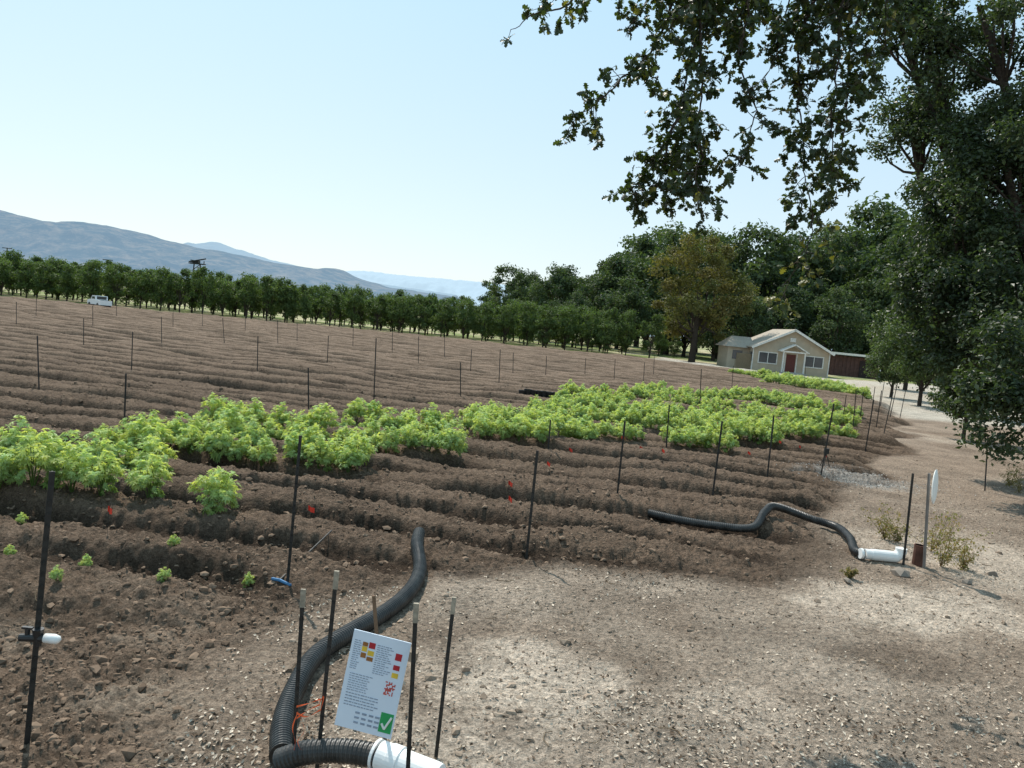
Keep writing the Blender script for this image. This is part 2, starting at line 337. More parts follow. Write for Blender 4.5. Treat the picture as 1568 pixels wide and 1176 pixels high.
for px,py,s in [(925,542,0.85),(905,538,0.7),(1005,545,0.8),(1030,547,0.7),(950,543,.8),(40,453,1.05),(94,459,1.1),(830,533,1.05),(440,494,1.18),(600,508,1.0)]:
    g=G(px,py); place(random.choice(orch),"young_orchard_tree",None,(g[0],g[1]-1,0),random.uniform(0,6),s)
midt=[tree_mesh("mid_oak_mesh",6,2.6,0.7,60,230,0.17,(0.045,0.068,0.028),(0.09,0.12,0.045),M_leaf,0.13,0.26) for _ in range(2)]
for px,py,d,ty in [(1365,600,52,470),(1410,604,45,430),(1480,640,27,500),(1540,620,40,420),(1600,650,30,440),(1450,620,60,400),(1500,600,55,390),(1385,600,68,400)]:
    g=P(px,py,d); tp=P(px,ty,d); s=tp[2]/6.2; place(random.choice(midt),"small_oak_tree",None,(g[0],d,0),random.uniform(0,6),(s*.85,s*.85,s))
# big oak on the right
mb=MB()
base=P(1640,700,20); base[2]=0
EL_=[((1575,150,21),3.6,4.2,68),((1590,380,20),3.3,3.2,60),((1525,470,18),2.1,1.9,38),((1420,80,22),2.1,2.0,28),((1395,190,22),1.5,1.0,14),((1550,610,15),0.85,1.5,18),((1480,250,20),1.5,1.5,22),((1465,370,19),1.2,1.4,20),((1435,450,19),1.2,1.2,15),((1480,540,18),.9,.8,9),((1500,10,21),2.0,1.6,18),((1370,20,22),1.2,1.0,9),((1540,250,19),1.6,2.2,20),((1700,300,20),3.5,5.5,50)]
fork=np.array([base[0],base[1],2.6]); limb(mb,(base[0],base[1],-0.2),fork,0.55,0.42,12,6,0.03)
for (pp,rx,rz,k) in EL_:
    c=P(*pp); pts=limb(mb,fork,c,0.22,0.08,8,7,0.08); cl=[]
    for i in range(k):
        dd=rng.standard_normal(3); dd/=np.linalg.norm(dd); u=rng.random()**0.4
        q=c+dd*u*np.array([rx,rx,rz]); cl.append([*q,rng.uniform(0.35,0.75)])
        if i<9: limb(mb,pts[-2],q,0.05,0.012,5,4,0.1)
    cluster_leaves(mb,cl,290,0.12,(0.028,0.044,0.022),(0.072,0.095,0.046),1,0.8,0.55)
mb.build("valley_oak_tree",[M_bark,M_leaf])
# near oak whose limb overhangs the view
OUT=np.array([(0,-.5),(.12,-.36),(.07,-.25),(.27,-.12),(.13,-.02),(.34,.14),(.16,.22),(.22,.38),(0,.5),(-.22,.38),(-.16,.22),(-.34,.14),(-.13,-.02),(-.27,-.12),(-.07,-.25),(-.12,-.36)])
def oak_leaves(mb,pos,nrm,tdir,L,col,mat):
    n=len(pos); nrm=nrm/np.linalg.norm(nrm,axis=1)[:,None]
    t=tdir-nrm*np.sum(tdir*nrm,1)[:,None]; t/=np.linalg.norm(t,axis=1)[:,None]+1e-9; b=np.cross(nrm,t)
    o=OUT; V=pos[:,None,:]+(o[None,:,1,None]+0.5)*t[:,None,:]*L[:,None,None]+o[None,:,0,None]*b[:,None,:]*L[:,None,None]*1.1+nrm[:,None,:]*(np.abs(o[None,:,0,None])*0.35-0.25*(o[None,:,1,None]+.5)**2)*L[:,None,None]
    k=len(o); mb.add(V.reshape(-1,3),np.arange(n*k).reshape(n,k),mat,np.repeat(col,k,0))
mb=MB()
tb=np.array([11.5,5.0,0]); limb(mb,tb-[0,0,.2],tb+[-.3,.3,3.2],0.5,0.4,14,6,0.03)
crotch=tb+[-.3,.3,3.2]; 
main=[(P(1330,-170,8.0),.13),(P(1120,-160,7.4),.09),(P(1000,-110,7.0),.05)]
limb(mb,crotch,main[0][0],0.3,.13,12,8,.05); limb(mb,main[0][0],main[1][0],.13,.08,10,5,.04); limb(mb,main[1][0],main[2][0],.08,.04,8,5,.04)
BR=[([(1060,-120,7.2),(1040,-20,7.1),(1000,60,7.0),(955,110,6.9),(905,165,6.9),(868,205,6.8)],.95,0),
([(1000,-110,7.0),(925,-30,7.1),(860,15,7.2),(815,25,7.2),(785,45,7.2)],0.6,0),
([(1090,-140,7.4),(1065,60,7.3),(1050,150,7.2),(1005,230,7.1),(955,285,7.0)],1.1,0),
([(1070,-100,7.3),(1085,40,6.9),(1075,140,6.8),(1060,230,6.7),(1070,315,6.7)],1.2,0),
([(1050,150,7.2),(1030,220,7.1),(1015,280,7.0),(975,295,7.0)],1.3,0),
([(1060,200,7.0),(1085,240,7.1),(1060,285,7.2),(1030,310,7.2)],1.3,0),
([(1120,-160,7.4),(1130,0,7.0),(1125,90,6.9),(1140,170,6.9),(1125,255,6.8)],1.1,0),
([(1330,-170,8.0),(1270,-30,7.6),(1250,80,7.5),(1240,160,7.4),(1245,250,7.4),(1238,330,7.4)],1.3,0),
([(1300,-160,7.8),(1230,-30,7.5),(1195,60,7.4),(1165,125,7.3)],1.2,0),
([(1330,-170,8.0),(1320,-20,7.9),(1300,80,7.8),(1290,180,7.8),(1280,300,7.8)],1.3,0),
([(1310,-120,7.5),(1290,0,7.2),(1270,90,7.2),(1262,180,7.2),(1265,275,7.2)],1.2,0),
([(1238,300,7.4),(1240,360,7.4),(1222,400,7.3),(1200,455,7.3)],0.6,1),
([(1120,-160,7.4),(1050,-60,7.6),(990,0,7.7),(960,60,7.8)],1.1,0),
([(1200,-160,7.6),(1180,-40,7.9),(1150,30,8.0),(1100,50,8.1)],1.2,0),
([(1330,-170,8.0),(1340,-60,8.3),(1270,0,8.4),(1220,30,8.4)],1.4,0),
([(1120,-160,7.4),(1090,-60,6.8),(1050,0,6.7),(1010,30,6.6)],1.2,0),
([(1240,-160,7.4),(1210,-60,8.1),(1180,-10,8.2),(1120,10,8.2)],1.4,0),
([(1150,-160,7.4),(1140,-60,7.8),(1110,-10,7.8),(1070,20,7.8)],1.2,0),
([(1300,-160,7.8),(1310,-60,7.2),(1290,20,7.2),(1250,40,7.2)],1.3,0),
([(1000,-110,7.0),(960,-60,6.8),(900,-15,6.8),(850,-5,6.8)],.9,0),
([(1300,-160,7.8),(1350,-40,7.2),(1350,30,7.1),(1330,80,7.0)],1.3,0)]
Lp=[];Ln=[];Lt=[];Ll=[];Lc=[]
def leafy(p,dirn,nl,yl):
    for _ in range(nl):
        Lp.append(p+rng.normal(0,.014,3)); dd=dirn*0.5+rng.standard_normal(3)*0.75+np.array([0,0,-0.25]); Lt.append(dd/np.linalg.norm(dd))
        Ln.append(np.array([0,0,0.6])+rng.standard_normal(3)*0.8); Ll.append(rng.uniform(.05,.1))
        c=np.array([0.03,0.045,0.016])*rng.uniform(.7,1.5)
        if rng.random()<(0.05 if not yl else 0.6): c=np.array([0.17,0.16,0.04])*rng.uniform(.6,1.2)
        Lc.append(c)
for pl,den,yl in BR:
    cp=np.array([P(*q) for q in pl]); seg=np.linalg.norm(np.diff(cp,axis=0),axis=1); cum=np.concatenate([[0],np.cumsum(seg)])
    n=max(int(cum[-1]/0.045),4); s=np.linspace(0,cum[-1],n); pts=np.stack([np.interp(s,cum,cp[:,q]) for q in range(3)],-1)
    wob=np.cumsum(rng.normal(0,.012,(n,3)),0); pts=pts+wob-wob[-1]*(s/cum[-1])[:,None]*0.6
    mb.tube(pts,np.linspace(.018 if not yl else .006,.003,n),6,0,cap=False)
    lump=0.35+1.1*(np.sin(np.arange(n)*0.5+rng.random()*6)>-0.2)
    for i in range(2,n):
      for rep in range(2):
        if rng.random()<0.48*den*lump[i]:
            back=pts[i]-pts[i-1]; dd=back/np.linalg.norm(back)*0.3+rng.standard_normal(3)*0.65+[0,0,-.2]; dd/=np.linalg.norm(dd)
            ln=rng.uniform(.1,.48)*(1.1-0.45*i/n); k=max(int(ln/.035),3); tp=[pts[i]]
            for q in range(k):
                dd=dd+rng.normal(0,.2,3)+[0,0,-.05]; dd/=np.linalg.norm(dd); tp.append(tp[-1]+dd*.035)
                if q>1 : leafy(tp[-1],dd,rng.integers(1,3),yl)
            mb.tube(np.array(tp),np.linspace(.004,.0018,len(tp)),4,0,cap=False)
            leafy(tp[-1],dd,7 if not yl else 3,yl)
oak_leaves(mb,np.array(Lp),np.array(Ln),np.array(Lt),np.array(Ll),np.array(Lc),1)
cl=[]
for i in range(60):
    dd=rng.standard_normal(3); dd/=np.linalg.norm(dd); cl.append([*(np.array([12.0,6.0,8.6])+dd*rng.random()**.4*np.array([3.6,4,2.6])),rng.uniform(.5,.9)])
cluster_leaves(mb,cl,110,0.16,(0.035,0.055,0.02),(0.07,0.1,0.03))
mb.build("overhanging_oak_tree",[M_bark,leafmat("near_oak_leaf",0.22,(2.2,2.4,0.6),0.45,0.4)])
# ------------------------------------------------------------ crop plants
def hemp(nl):
    mb=MB(); 
    for s in range(7):
        a=s*0.9+rng.random(); rad=rng.uniform(.05,.17); mb.tube([(0,0,-.05),(math.cos(a)*rad*.4,math.sin(a)*rad*.4,.12),(math.cos(a)*rad,math.sin(a)*rad,.34)],[.006,.005,.003],4,0,col=(.12,.2,.05))
    nt_=46; tc=rng.standard_normal((nt_,3)); tc[:,2]=np.abs(tc[:,2])*1.2-0.45; tc/=np.linalg.norm(tc,axis=1)[:,None]; tc*=rng.uniform(.45,1.06,nt_)[:,None]
    idx=rng.integers(0,nt_,nl); off=rng.standard_normal((nl,3)); off/=np.linalg.norm(off,axis=1)[:,None]
    pos=np.array([0,0,.19])+tc[idx]*np.array([.23,.23,.25])+off*rng.uniform(.01,.06,nl)[:,None]
    pos[:,2]=np.maximum(pos[:,2],.01)
    dd=tc[idx]*.5+off*.5
    nm=dd*0.5+np.array([0,0,.8])+0.35*rng.standard_normal((nl,3)); nm/=np.linalg.norm(nm,axis=1)[:,None]
    t=dd+0.5*rng.standard_normal((nl,3))-[0,0,.2]; t-=nm*np.sum(t*nm,1)[:,None]; t/=np.linalg.norm(t,axis=1)[:,None]; b=np.cross(nm,t)
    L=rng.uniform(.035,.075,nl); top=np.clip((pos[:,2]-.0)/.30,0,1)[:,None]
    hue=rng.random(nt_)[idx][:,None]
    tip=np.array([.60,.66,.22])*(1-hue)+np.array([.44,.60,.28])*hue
    col=(np.array([.17,.27,.07])*(1-top)+tip*top)*rng.uniform(.78,1.18,(nl,1))  # sunlit plant tops put into the leaf colour, brighter with height
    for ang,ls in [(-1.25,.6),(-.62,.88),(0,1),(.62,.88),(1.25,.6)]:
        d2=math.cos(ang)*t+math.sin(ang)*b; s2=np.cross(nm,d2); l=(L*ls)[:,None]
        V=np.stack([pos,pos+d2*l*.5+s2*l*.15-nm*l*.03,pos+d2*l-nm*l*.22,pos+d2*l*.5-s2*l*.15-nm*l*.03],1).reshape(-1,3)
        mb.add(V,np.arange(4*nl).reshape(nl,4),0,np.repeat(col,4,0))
    return mb.build("crop_plant_mesh",[M_leaf2,M_black],link=False)
hm=[hemp(620) for _ in range(6)]
ROWS=[((-120,762),(275,784),1.12),((-120,702),(236,730),1.12),((170,690),(528,730),1.1),((312,668),(690,704),1.05),((535,661),(825,690),1),
((690,662),(900,680),1),((730,650),(1110,699),1),((820,642),(1180,688),1),((850,633),(1250,680),1),((860,625),(1298,674),1),
((875,611),(960,618),1),((975,614),(1305,658),1),((985,606),(1100,619),1),((1095,613),(1312,646),1),((1120,607),(1240,623),1),((1165,590),(1330,612),1.1),((1160,583),(1335,606),1.1),((1165,577),(1300,596),1.1),((1120,573),(1160,578),.9)]
def cpl(q,s,row): place(random.choice(hm),"crop_plant",row,(q[0],q[1],max(gz(q[0],q[1]),-.03)+.0),random.uniform(0,6.3),(s,s,s*1.08))
for ri,(a_,b_,s_) in enumerate(ROWS):
    ga=G(*a_); gb=G(*b_); Ln_=np.linalg.norm(gb-ga); row=empty("crop_plant_row"); 
    for kk in range(2 if ri>=2 else 1):
      k=max(int(Ln_/0.38),2)
      for i in range(k+1):
        if random.random()<(0.04 if kk==0 else .15): continue
        q=ga+(gb-ga)*i/k+np.array([random.uniform(-.07,.07),kk*0.48+random.uniform(-.08,.08)])
        cpl(q,s_*random.uniform(.78,1.18),row)
    if ri==0: cpl(G(325,800),1.1,row)
for px,py in [(33,812),(14,850),(265,858),(250,910),(130,880),(380,888),(85,905)]:
    g=G3(px,py); place(random.choice(hm),"seedling",None,(g[0],g[1],g[2]-.0),random.uniform(0,6),(.22,.22,.28))
mb=MB(); 
ga=G(790,612); gb=G(880,618)
for i in range(12):
    q=ga+(gb-ga)*i/11; z=gz(*q); mb.tube([(q[0],q[1],z),(q[0],q[1],z+.2),(q[0],q[1],z+.2),(q[0],q[1],z+.04)],[.1,.13,.11,.09],12,0)
mb.build("nursery_pots",M_black)
# ------------------------------------------------------------ stakes
def stake(base_px,top_px=None,height=None,name="field_stake",tip=True,w=0.015,parent=None):
    b3=G3(*base_px); 
    if top_px is not None: t3=P(top_px[0],top_px[1],b3[1])
    else: t3=b3+np.array([random.uniform(-.05,.05),random.uniform(-.05,.05),height])
    ax=t3-b3; Lh=np.linalg.norm(ax); z=ax/Lh; x_=np.cross([0,1.0,0.2],z); x_/=np.linalg.norm(x_); y_=np.cross(z,x_)
    ra=random.uniform(-.6,.6); xx=x_*math.cos(ra)+y_*math.sin(ra); yy=-x_*math.sin(ra)+y_*math.cos(ra); R=np.stack([xx,yy,z],1)
    mb=MB(); mid=(b3+t3)/2-z*.05
    mb.box(mid,(2*w,w*.4,Lh+.1),0,R); mb.box(mid+yy*w*.7,(w*.4,w,Lh+.1),0,R)
    if b3[1]<14:
        for q in np.arange(.1,Lh-.1,.07): mb.box(b3+z*q-yy*w*.45,(w*.6,w*.5,.016),0,R)
    if tip: mb.box(t3-z*.0+yy*w*.3,(2*w+.006,w*1.4,.09),1,R)
    return mb.build(name,[M_post,M_tip],parent)
for bpx,tpx in [((42,1120),(80,722)),((440,893),(460,667)),((190,655),(193,572)),((60,602),(57,514)),((201,572),(203,508)),((128,534),(128,487)),((247,534),(247,485)),
((343,532),(341,487)),((394,574),(395,515)),((472,632),(472,563)),((572,618),(576,518)),((501,560),(503,514)),((425,532),(425,490)),((705,616),(705,555)),((640,562),(641,515)),((764,592),(766,535)),
((838,702),(843,643)),((806,853),(823,690)),((943,778),(957,645)),((1020,690),(1025,620)),((1070,642),(1074,565)),((1090,768),(1106,645)),((1174,738),(1185,636)),((1256,735),(1277,618)),((1305,662),(1311,600)),
((1325,690),(1338,612)),((1341,660),(1350,598)),((1352,672),(1368,600)),((1362,645),(1374,588)),((1378,640),(1390,582)),((1508,752),(1513,665)),((1383,866),(1398,725)),((816,760),(822,700)),((1120,600),(1123,560)),((1230,600),(1234,560)),
((25,502),(25,462)),((55,490),(56,452)),((142,508),(142,468)),((178,490),(178,460)),((265,505),(265,475)),((310,502),(310,470)),((375,512),(376,482)),((455,525),(455,495)),((540,535),(541,500)),((600,545),(601,508)),((680,553),(681,515)),((720,575),(722,535)),((785,575),(786,540)),((835,580),(837,545)),((895,578),(897,548)),((940,585),(942,550)),((985,590),(987,555)),((1000,580),(1002,545)),
((1290,650),(1296,605)),((1316,650),(1322,600)),((1333,640),(1340,592)),((1347,630),(1354,585)),((1180,690),(1185,640))]:
    stake(bpx,tpx,tip=False)
M_flag=simple("red_flag",(0.8,0.06,0.03),0.6,0,.1); M_orange=simple("orange_tape",(0.85,0.13,0.03),0.5,0,.15)
def pinflag(px,py,s=.075):
    g=G3(px,py); mb=MB(); mb.tube([g-[0,0,.03],g+[0.01,0,.26]],.002,4,0)
    a=random.uniform(-1.2,1.2); n_=6; xs=np.linspace(0,s,n_); V=[]; dp=random.uniform(.01,.06)
    for i,xv in enumerate(xs):
        for zv in (.26,.26-s*.8): V.append(g+[xv*math.cos(a),xv*math.sin(a)+.015*math.sin(i*1.7+a),zv-dp*i/n_])
    mb.add(V,[[2*i,2*i+2,2*i+3,2*i+1] for i in range(n_-1)],1); mb.build("pin_flag",[M_post,M_flag])
for px,py in [(163,835),(470,800),(776,765),(776,792),(835,735),(978,697),(1010,720),(948,700),(1143,705),(1190,695),(1222,697),(1270,668),(1095,668),(1303,640),(870,700),(1262,712)]: pinflag(px,py)
# ------------------------------------------------------------ corrugated pipes
def smoothpath(pts,step):
    pts=np.asarray(pts,float); n=len(pts); out=[]
    ext=np.vstack([2*pts[0]-pts[1],pts,2*pts[-1]-pts[-2]])
    for i in range(n-1):
        p0,p1,p2,p3=ext[i:i+4]
        for t in np.linspace(0,1,20,endpoint=False): out.append(.5*((2*p1)+(-p0+p2)*t+(2*p0-5*p1+4*p2-p3)*t*t+(-p0+3*p1-3*p2+p3)*t**3))
    out.append(pts[-1]); out=np.array(out); sg=np.linalg.norm(np.diff(out,axis=0),axis=1); cu=np.concatenate([[0],np.cumsum(sg)])
    s=np.arange(0,cu[-1],step); return np.stack([np.interp(s,cu,out[:,q]) for q in range(3)],-1)
def corr(mb,pts,r,mat=0):
    p=smoothpath(pts,.0065); k=len(p); ph_=(np.arange(k)%4); rad=np.where((ph_==0)|(ph_==1),r,r*.9); mb.tube(p,rad,20,mat)
par=empty("corrugated_drain_pipe")
r=.07; px1=[(641,824),(637,850),(642,880),(628,915),(590,948),(530,985),(480,1020),(448,1075),(432,1125),(430,1175)]
pts=[G3(a_,b_,0) for a_,b_ in px1]; zz=[gz(p[0],p[1]) for p in pts]
pts=[np.array([p[0],p[1],max(z_,0)+r*.9]) for p,z_ in zip(pts,zz)]
mb=MB(); corr(mb,pts,r); mb.build("hose",[M_hose],par)
p2=[P(428,1172,3.95),P(470,1152,3.92),P(530,1150,3.9),P(590,1160,3.85)]
for q in p2: q[2]=max(q[2],.08)
mb=MB(); corr(mb,p2,.065); mb.build("elbow_hose",[M_hose],par)
mb=MB(); q0=np.array(p2[-1]); q1=P(690,1190,3.7); q1[2]=q0[2]-.01; dv=(q1-q0)/np.linalg.norm(q1-q0)
prf=[(-.03,.078),(.03,.078),(.033,.084),(.097,.084),(.10,.076),(.30,.076),(.33,.072),(.335,.05)]
mb.tube([q0+dv*a_ for a_,_ in prf],[b_ for _,b_ in prf],28,0); mb.build("pvc_connector",[M_white],par)
mb=MB(); mb.tube([q0-dv*.06,q0-dv*.045],[.08,.08],24,0); mb.build("clamp",[M_white],par)
par=empty("corrugated_irrigation_hose")
r=.058; pts=[G3(a_,b_) for a_,b_ in [(993,790),(1040,800),(1090,808),(1150,815),(1168,806),(1185,800),(1240,805),(1280,815),(1300,832),(1308,850),(1325,858)]]
lift=[0,.02,.03,.02,.08,.1,.04,.04,.03,.02,.04]
zs=np.array([p[2] for p in pts]); zs=np.convolve(np.pad(zs,1,'edge'),[.25,.5,.25],'valid')
pts=[np.array([p[0],p[1],z_+r+l]) for p,l,z_ in zip(pts,lift,zs)]
mb=MB(); corr(mb,pts,r); mb.build("hose",[M_hose],par)
mb=MB(); a_=pts[-1]; b_=P(1378,862,a_[1]); b_[2]=a_[2]; dv=(b_-a_)/np.linalg.norm(b_-a_)
mb.tube([a_-dv*.02,a_+dv*.06,a_+dv*.065,a_+dv*.3,a_+dv*.38,a_+dv*.42+[0,0,.03],a_+dv*.44+[0,0,.07],a_+dv*.44+[0,0,.12]],[.066,.066,.072,.072,.072,.07,.07,.07],20,0); mb.build("pvc_elbow",[M_white],par,smooth=False)
mb=MB(); mb.tube([a_-dv*.08,a_-dv*.05],[.068,.068],20,0); mb.build("clamp",[M_white],par)
# ------------------------------------------------------------ notice sign
par=empty("notice_sign")
tl=P(543,963,3.75); tr=P(630,985,3.72); bl=P(523,1112,3.72)
U=tr-tl; W_=np.linalg.norm(U); U/=W_; V_=bl-tl; V_-=U*np.dot(U,V_); Hh=np.linalg.norm(V_); V_/=Hh; Nn=np.cross(U,V_); 
if Nn[1]>0: Nn=-Nn
Rs=np.stack([U,-V_,Nn],1)
def sb(name,items,mat,z=.004):
    mb=MB()
    for (u,v,wd,hg) in items: mb.box(tl+U*u*W_+V_*v*Hh+Nn*z,(wd*W_,hg*Hh,.002),0,Rs)
    return mb.build(name,[mat],par)
mb=MB(); mb.box(tl+U*W_/2+V_*Hh/2,(W_,Hh,.006),0,Rs); mb.build("board",[simple("sign_board",(0.66,0.74,0.84),.4,0,.03,3,.01)],par)
M_red=simple("sign_red",(.45,.02,.03),.5); M_yel=simple("sign_yellow",(.75,.5,.05),.5); M_grn=simple("sign_green",(.02,.3,.09),.5); M_ink=simple("sign_ink",(.25,.3,.38),.5); M_brn=simple("sign_brown",(.3,.12,.03),.5)
sb("pictogram_red",[(.36,.12,.11,.06),(.84,.17,.11,.07),(.84,.28,.11,.05)],M_red)
sb("pictogram_yellow",[(.36,.20,.11,.05),(.84,.36,.11,.05),(.24,.17,.09,.05)],M_yel)
sb("pictogram_brown",[(.24,.12,.09,.04),(.24,.235,.09,.05),(.36,.26,.11,.04)],M_brn)
txt=[]
rs=random.Random(3)
def words(u0,u1,v,h):
    u=u0
    while u<u1-.02:
        wd=rs.uniform(.02,.07); wd=min(wd,u1-u); txt.append((u+wd/2,v,wd,h)); u+=wd+.014
for v in np.arange(.1,.40,.022): words(.05,.18*rs.uniform(.9,1.05),v,.007); words(.45,.72*rs.uniform(.9,1.05),v,.007)
for v in np.arange(.44,.62,.024): words(.08,.5*rs.uniform(.8,1.05),v,.007)
for v in np.arange(.64,.78,.03): words(.08,.65*rs.uniform(.85,1.05),v,.009)
for u in (.35,.47,.59,.7):
    for v in (.82,.87,.92): txt.append((u,v,.08,.02))
sb("printed_text",txt,M_ink)
qr=[(.72+.02*i,.44+.014*j,.018,.012) for i in range(9) for j in range(10) if rs.random()<.5]
sb("red_code",qr,simple("code_red",(.5,.08,.06),.5))
sb("green_box",[(.86,.85,.22,.2)],M_grn)
mb=MB()
for a_,b_ in [((.79,.86),(.85,.91)),((.85,.91),(.94,.78))]:
    A_=tl+U*a_[0]*W_+V_*a_[1]*Hh+Nn*.008; B_=tl+U*b_[0]*W_+V_*b_[1]*Hh+Nn*.008; mb.tube([A_,B_],.006,6,0)
mb.build("check_mark",[M_wpaint],par)
def rawstake(bot,top,name="sign_stake",tip=1,w=.011):
    mb=MB(); b3=np.array(bot,float); t3=np.array(top,float); z=(t3-b3); Lh=np.linalg.norm(z); z/=Lh
    x_=np.cross([0,1.0,.2],z); x_/=np.linalg.norm(x_); y_=np.cross(z,x_); R=np.stack([x_,y_,z],1); mid=(b3+t3)/2
    mb.box(mid,(2*w,w*.4,Lh),0,R); mb.box(mid+y_*w*.7,(w*.4,w,Lh),0,R)
    for q in np.arange(.1,Lh-.1,.05): mb.box(b3+z*q-y_*w*.45,(w*.7,w*.5,.014),0,R)
    if tip: mb.box(t3-z*.03+y_*w*.3,(2*w+.004,w*1.5,.1),1,R)
    mb.build(name,[M_post,M_tip])
def st2(px,pt,py,d,dd=0,tip=1):
    t3=P(px,pt,d); b3=P(py,1190,d+dd); 
    k=(t3[2]+.05)/(t3[2]-b3[2]) ; b3=t3+(b3-t3)*k; rawstake(b3,t3,tip=tip)
st2(464,908,447,3.95); st2(515,880,484,3.95); st2(637,930,624,3.66,0); st2(695,920,664,4.25)
mb=MB(); a_=P(572,912,4.1); b_=P(590,1150,4.1); mb.tube([b_,a_],[.014,.011],5,0); mb.build("wooden_stake",[simple("wood",(.16,.1,.06),.9)])
mb=MB(); mb.box(P(628,1003,3.9),(.08,.05,.05),0,Rs); mb.tube([P(600,985,3.9),P(628,1003,3.9)],.012,6,0); mb.build("stake_clip",[simple("tan_clip",(.22,.17,.12),.8)])
# orange flagging tape: a few loops round the two left sign stakes and loose tails
mb=MB()
def ribbon(ctrl,wd,ph_=0):
    p=smoothpath(ctrl,.008); V=[]
    for i,q in enumerate(p):
        tw=ph_+i*.12; o_=np.array([math.sin(tw)*.5,0.2,math.cos(tw)])*wd; V+=[q+o_,q-o_]
    mb.add(V,[[2*i,2*i+2,2*i+3,2*i+1] for i in range(len(p)-1)],0)
for (y0_,y1_,sag) in [(1082,1070,.01),(1092,1086,-.015),(1100,1078,.02)]:
    s0=P(454,y0_,3.92); s1=P(492,y1_,3.92); ribbon([s0,(s0+s1)/2+np.array([0,-.03,sag]),s1],.0055)
ribbon([P(456,1090,3.91),P(448,1115,3.88),P(452,1140,3.88),P(443,1168,3.9)],.006,.8)
ribbon([P(458,1095,3.91),P(466,1118,3.87),P(456,1135,3.88),P(462,1152,3.88)],.005,2)
ribbon([P(488,1078,3.91),P(496,1066,3.88),P(490,1092,3.88)],.005,1)
mb.build("orange_flagging_tape",[M_orange])
par=empty("irrigation_valve")
g=G3(42,1120); d_=g[1]+.0
c=P(58,976,d_-.02); mb=MB()
mb.tube([c+[-.1,0,-.01],c+[.04,0,.0]],[.022,.024],12,0); mb.tube([c+[-.06,0,0],c+[-.06,0,.05]],.014,8,0); mb.tube([c+[0,0,-.05],c+[0,0,.05]],[.02,.03],10,0); mb.box(c+[-.06,0,.05],(.06,.02,.012),0); mb.build("valve_body",[M_black],par)
mb=MB(); mb.tube([c+[.04,0,0],c+[.09,0,.0],c+[.115,0,-.005],c+[.125,0,-.01]],[.026,.028,.024,.012],14,0); mb.build("white_cap",[M_white],par,smooth=True)
mb=MB(); a_=G3(428,892,.02); b_=G3(505,830,.15); b2=P(508,812,b_[1]); mb.tube([a_,b2],[.012,.008],6,0); mb.tube([a_+[-.08,.02,0],a_,a_+[.12,-.05,-.02]],[.015]*3,6,1)
mb.build("irrigation_riser",[M_post,simple("blue_fitting",(.04,.15,.3),.5)])
par=empty("post_with_white_disc"); g=G3(1415,872); t3=P(1423,725,g[1])
mb=MB(); mb.tube([g-[0,0,.05],t3],[.018,.018],10,0); mb.build("pole",[simple("galvanised",(.2,.2,.2),.4,.6)],par)
c=P(1431,745,g[1]-.06); ax=np.array([.45,-.88,.1]); ax/=np.linalg.norm(ax)
mb=MB(); mb.tube([c-ax*.02,c-ax*.01,c+ax*.01,c+ax*.025,c+ax*.03],[.10,.15,.16,.13,.03],28,0)
o=mb.build("disc",[M_wpaint],par)
V=np.zeros(len(o.data.vertices)*3); o.data.vertices.foreach_get("co",V); V=V.reshape(-1,3); V=c+(V-c)*[.5,1,1.5/1.1]; o.data.vertices.foreach_set("co",V.reshape(-1))
par=empty("rusty_can",tuple(G3(1404,866))); mb=MB(); mb.tube([(0,0,-.02),(0,0,.1),(0,0,.26),(0,0,.27),(0,0,.27),(0,0,.1)],[.065,.065,.065,.07,.055,.05],14,0); mb.build("can_body",[simple("rust",(.11,.05,.035),.9,0,.4)],par)
g=G3(1262,718); mb=MB()
for a in (0,2.1,4.2): mb.tube([g+[.15*math.cos(a),.15*math.sin(a),0],g+[0,0,.4]],.008,5,0)
mb.box(g+[0,0,.45],(.1,.06,.12),0); mb.build("sensor_tripod",[M_post])
def weed(px,py,s):
    g=G3(px,py); mb=MB()
    for k in range(11):
        dd=np.array([rng.normal(0,.35),rng.normal(0,.35),1.0]); Lw=s*rng.uniform(.6,1); p=[g]; 
        for q in range(6): dd=dd+rng.normal(0,.12,3)-[0,0,.06]; p.append(p[-1]+dd/np.linalg.norm(dd)*Lw/6)
        p=np.array(p); mb.tube(p,np.linspace(.004,.0015,7),4,0,col=(.25,.19,.1),cap=False)
        n_=34; pos=p[rng.integers(1,7,n_)]+rng.normal(0,.03*s/.5,(n_,3)); ct=rng.random((n_,1))
        add_leaves(mb,pos,rng.standard_normal((n_,3))+[0,0,.5],rng.uniform(.02,.055,n_),rng.uniform(.012,.03,n_),np.array([.28,.2,.1])*(1-ct)+np.array([.18,.2,.07])*ct)
    mb.build("dry_weed",[M_leaf2])
for px,py,s in [(1355,825,.55),(1440,868,.8),(1475,872,.45),(1425,845,.65),(1375,830,.4),(1300,885,.15),(1545,745,.5),(1560,755,.7)]: weed(px,py,s)
for px,py,s in [(1380,882,.09),(1480,893,.06),(1297,893,.05),(1520,880,.06)]:
    mb=MB(); rocks(mb,np.array([G3(px,py,.02)]),np.array([s]),np.array([[.22,.19,.16]])); mb.build("rock",M_attr)
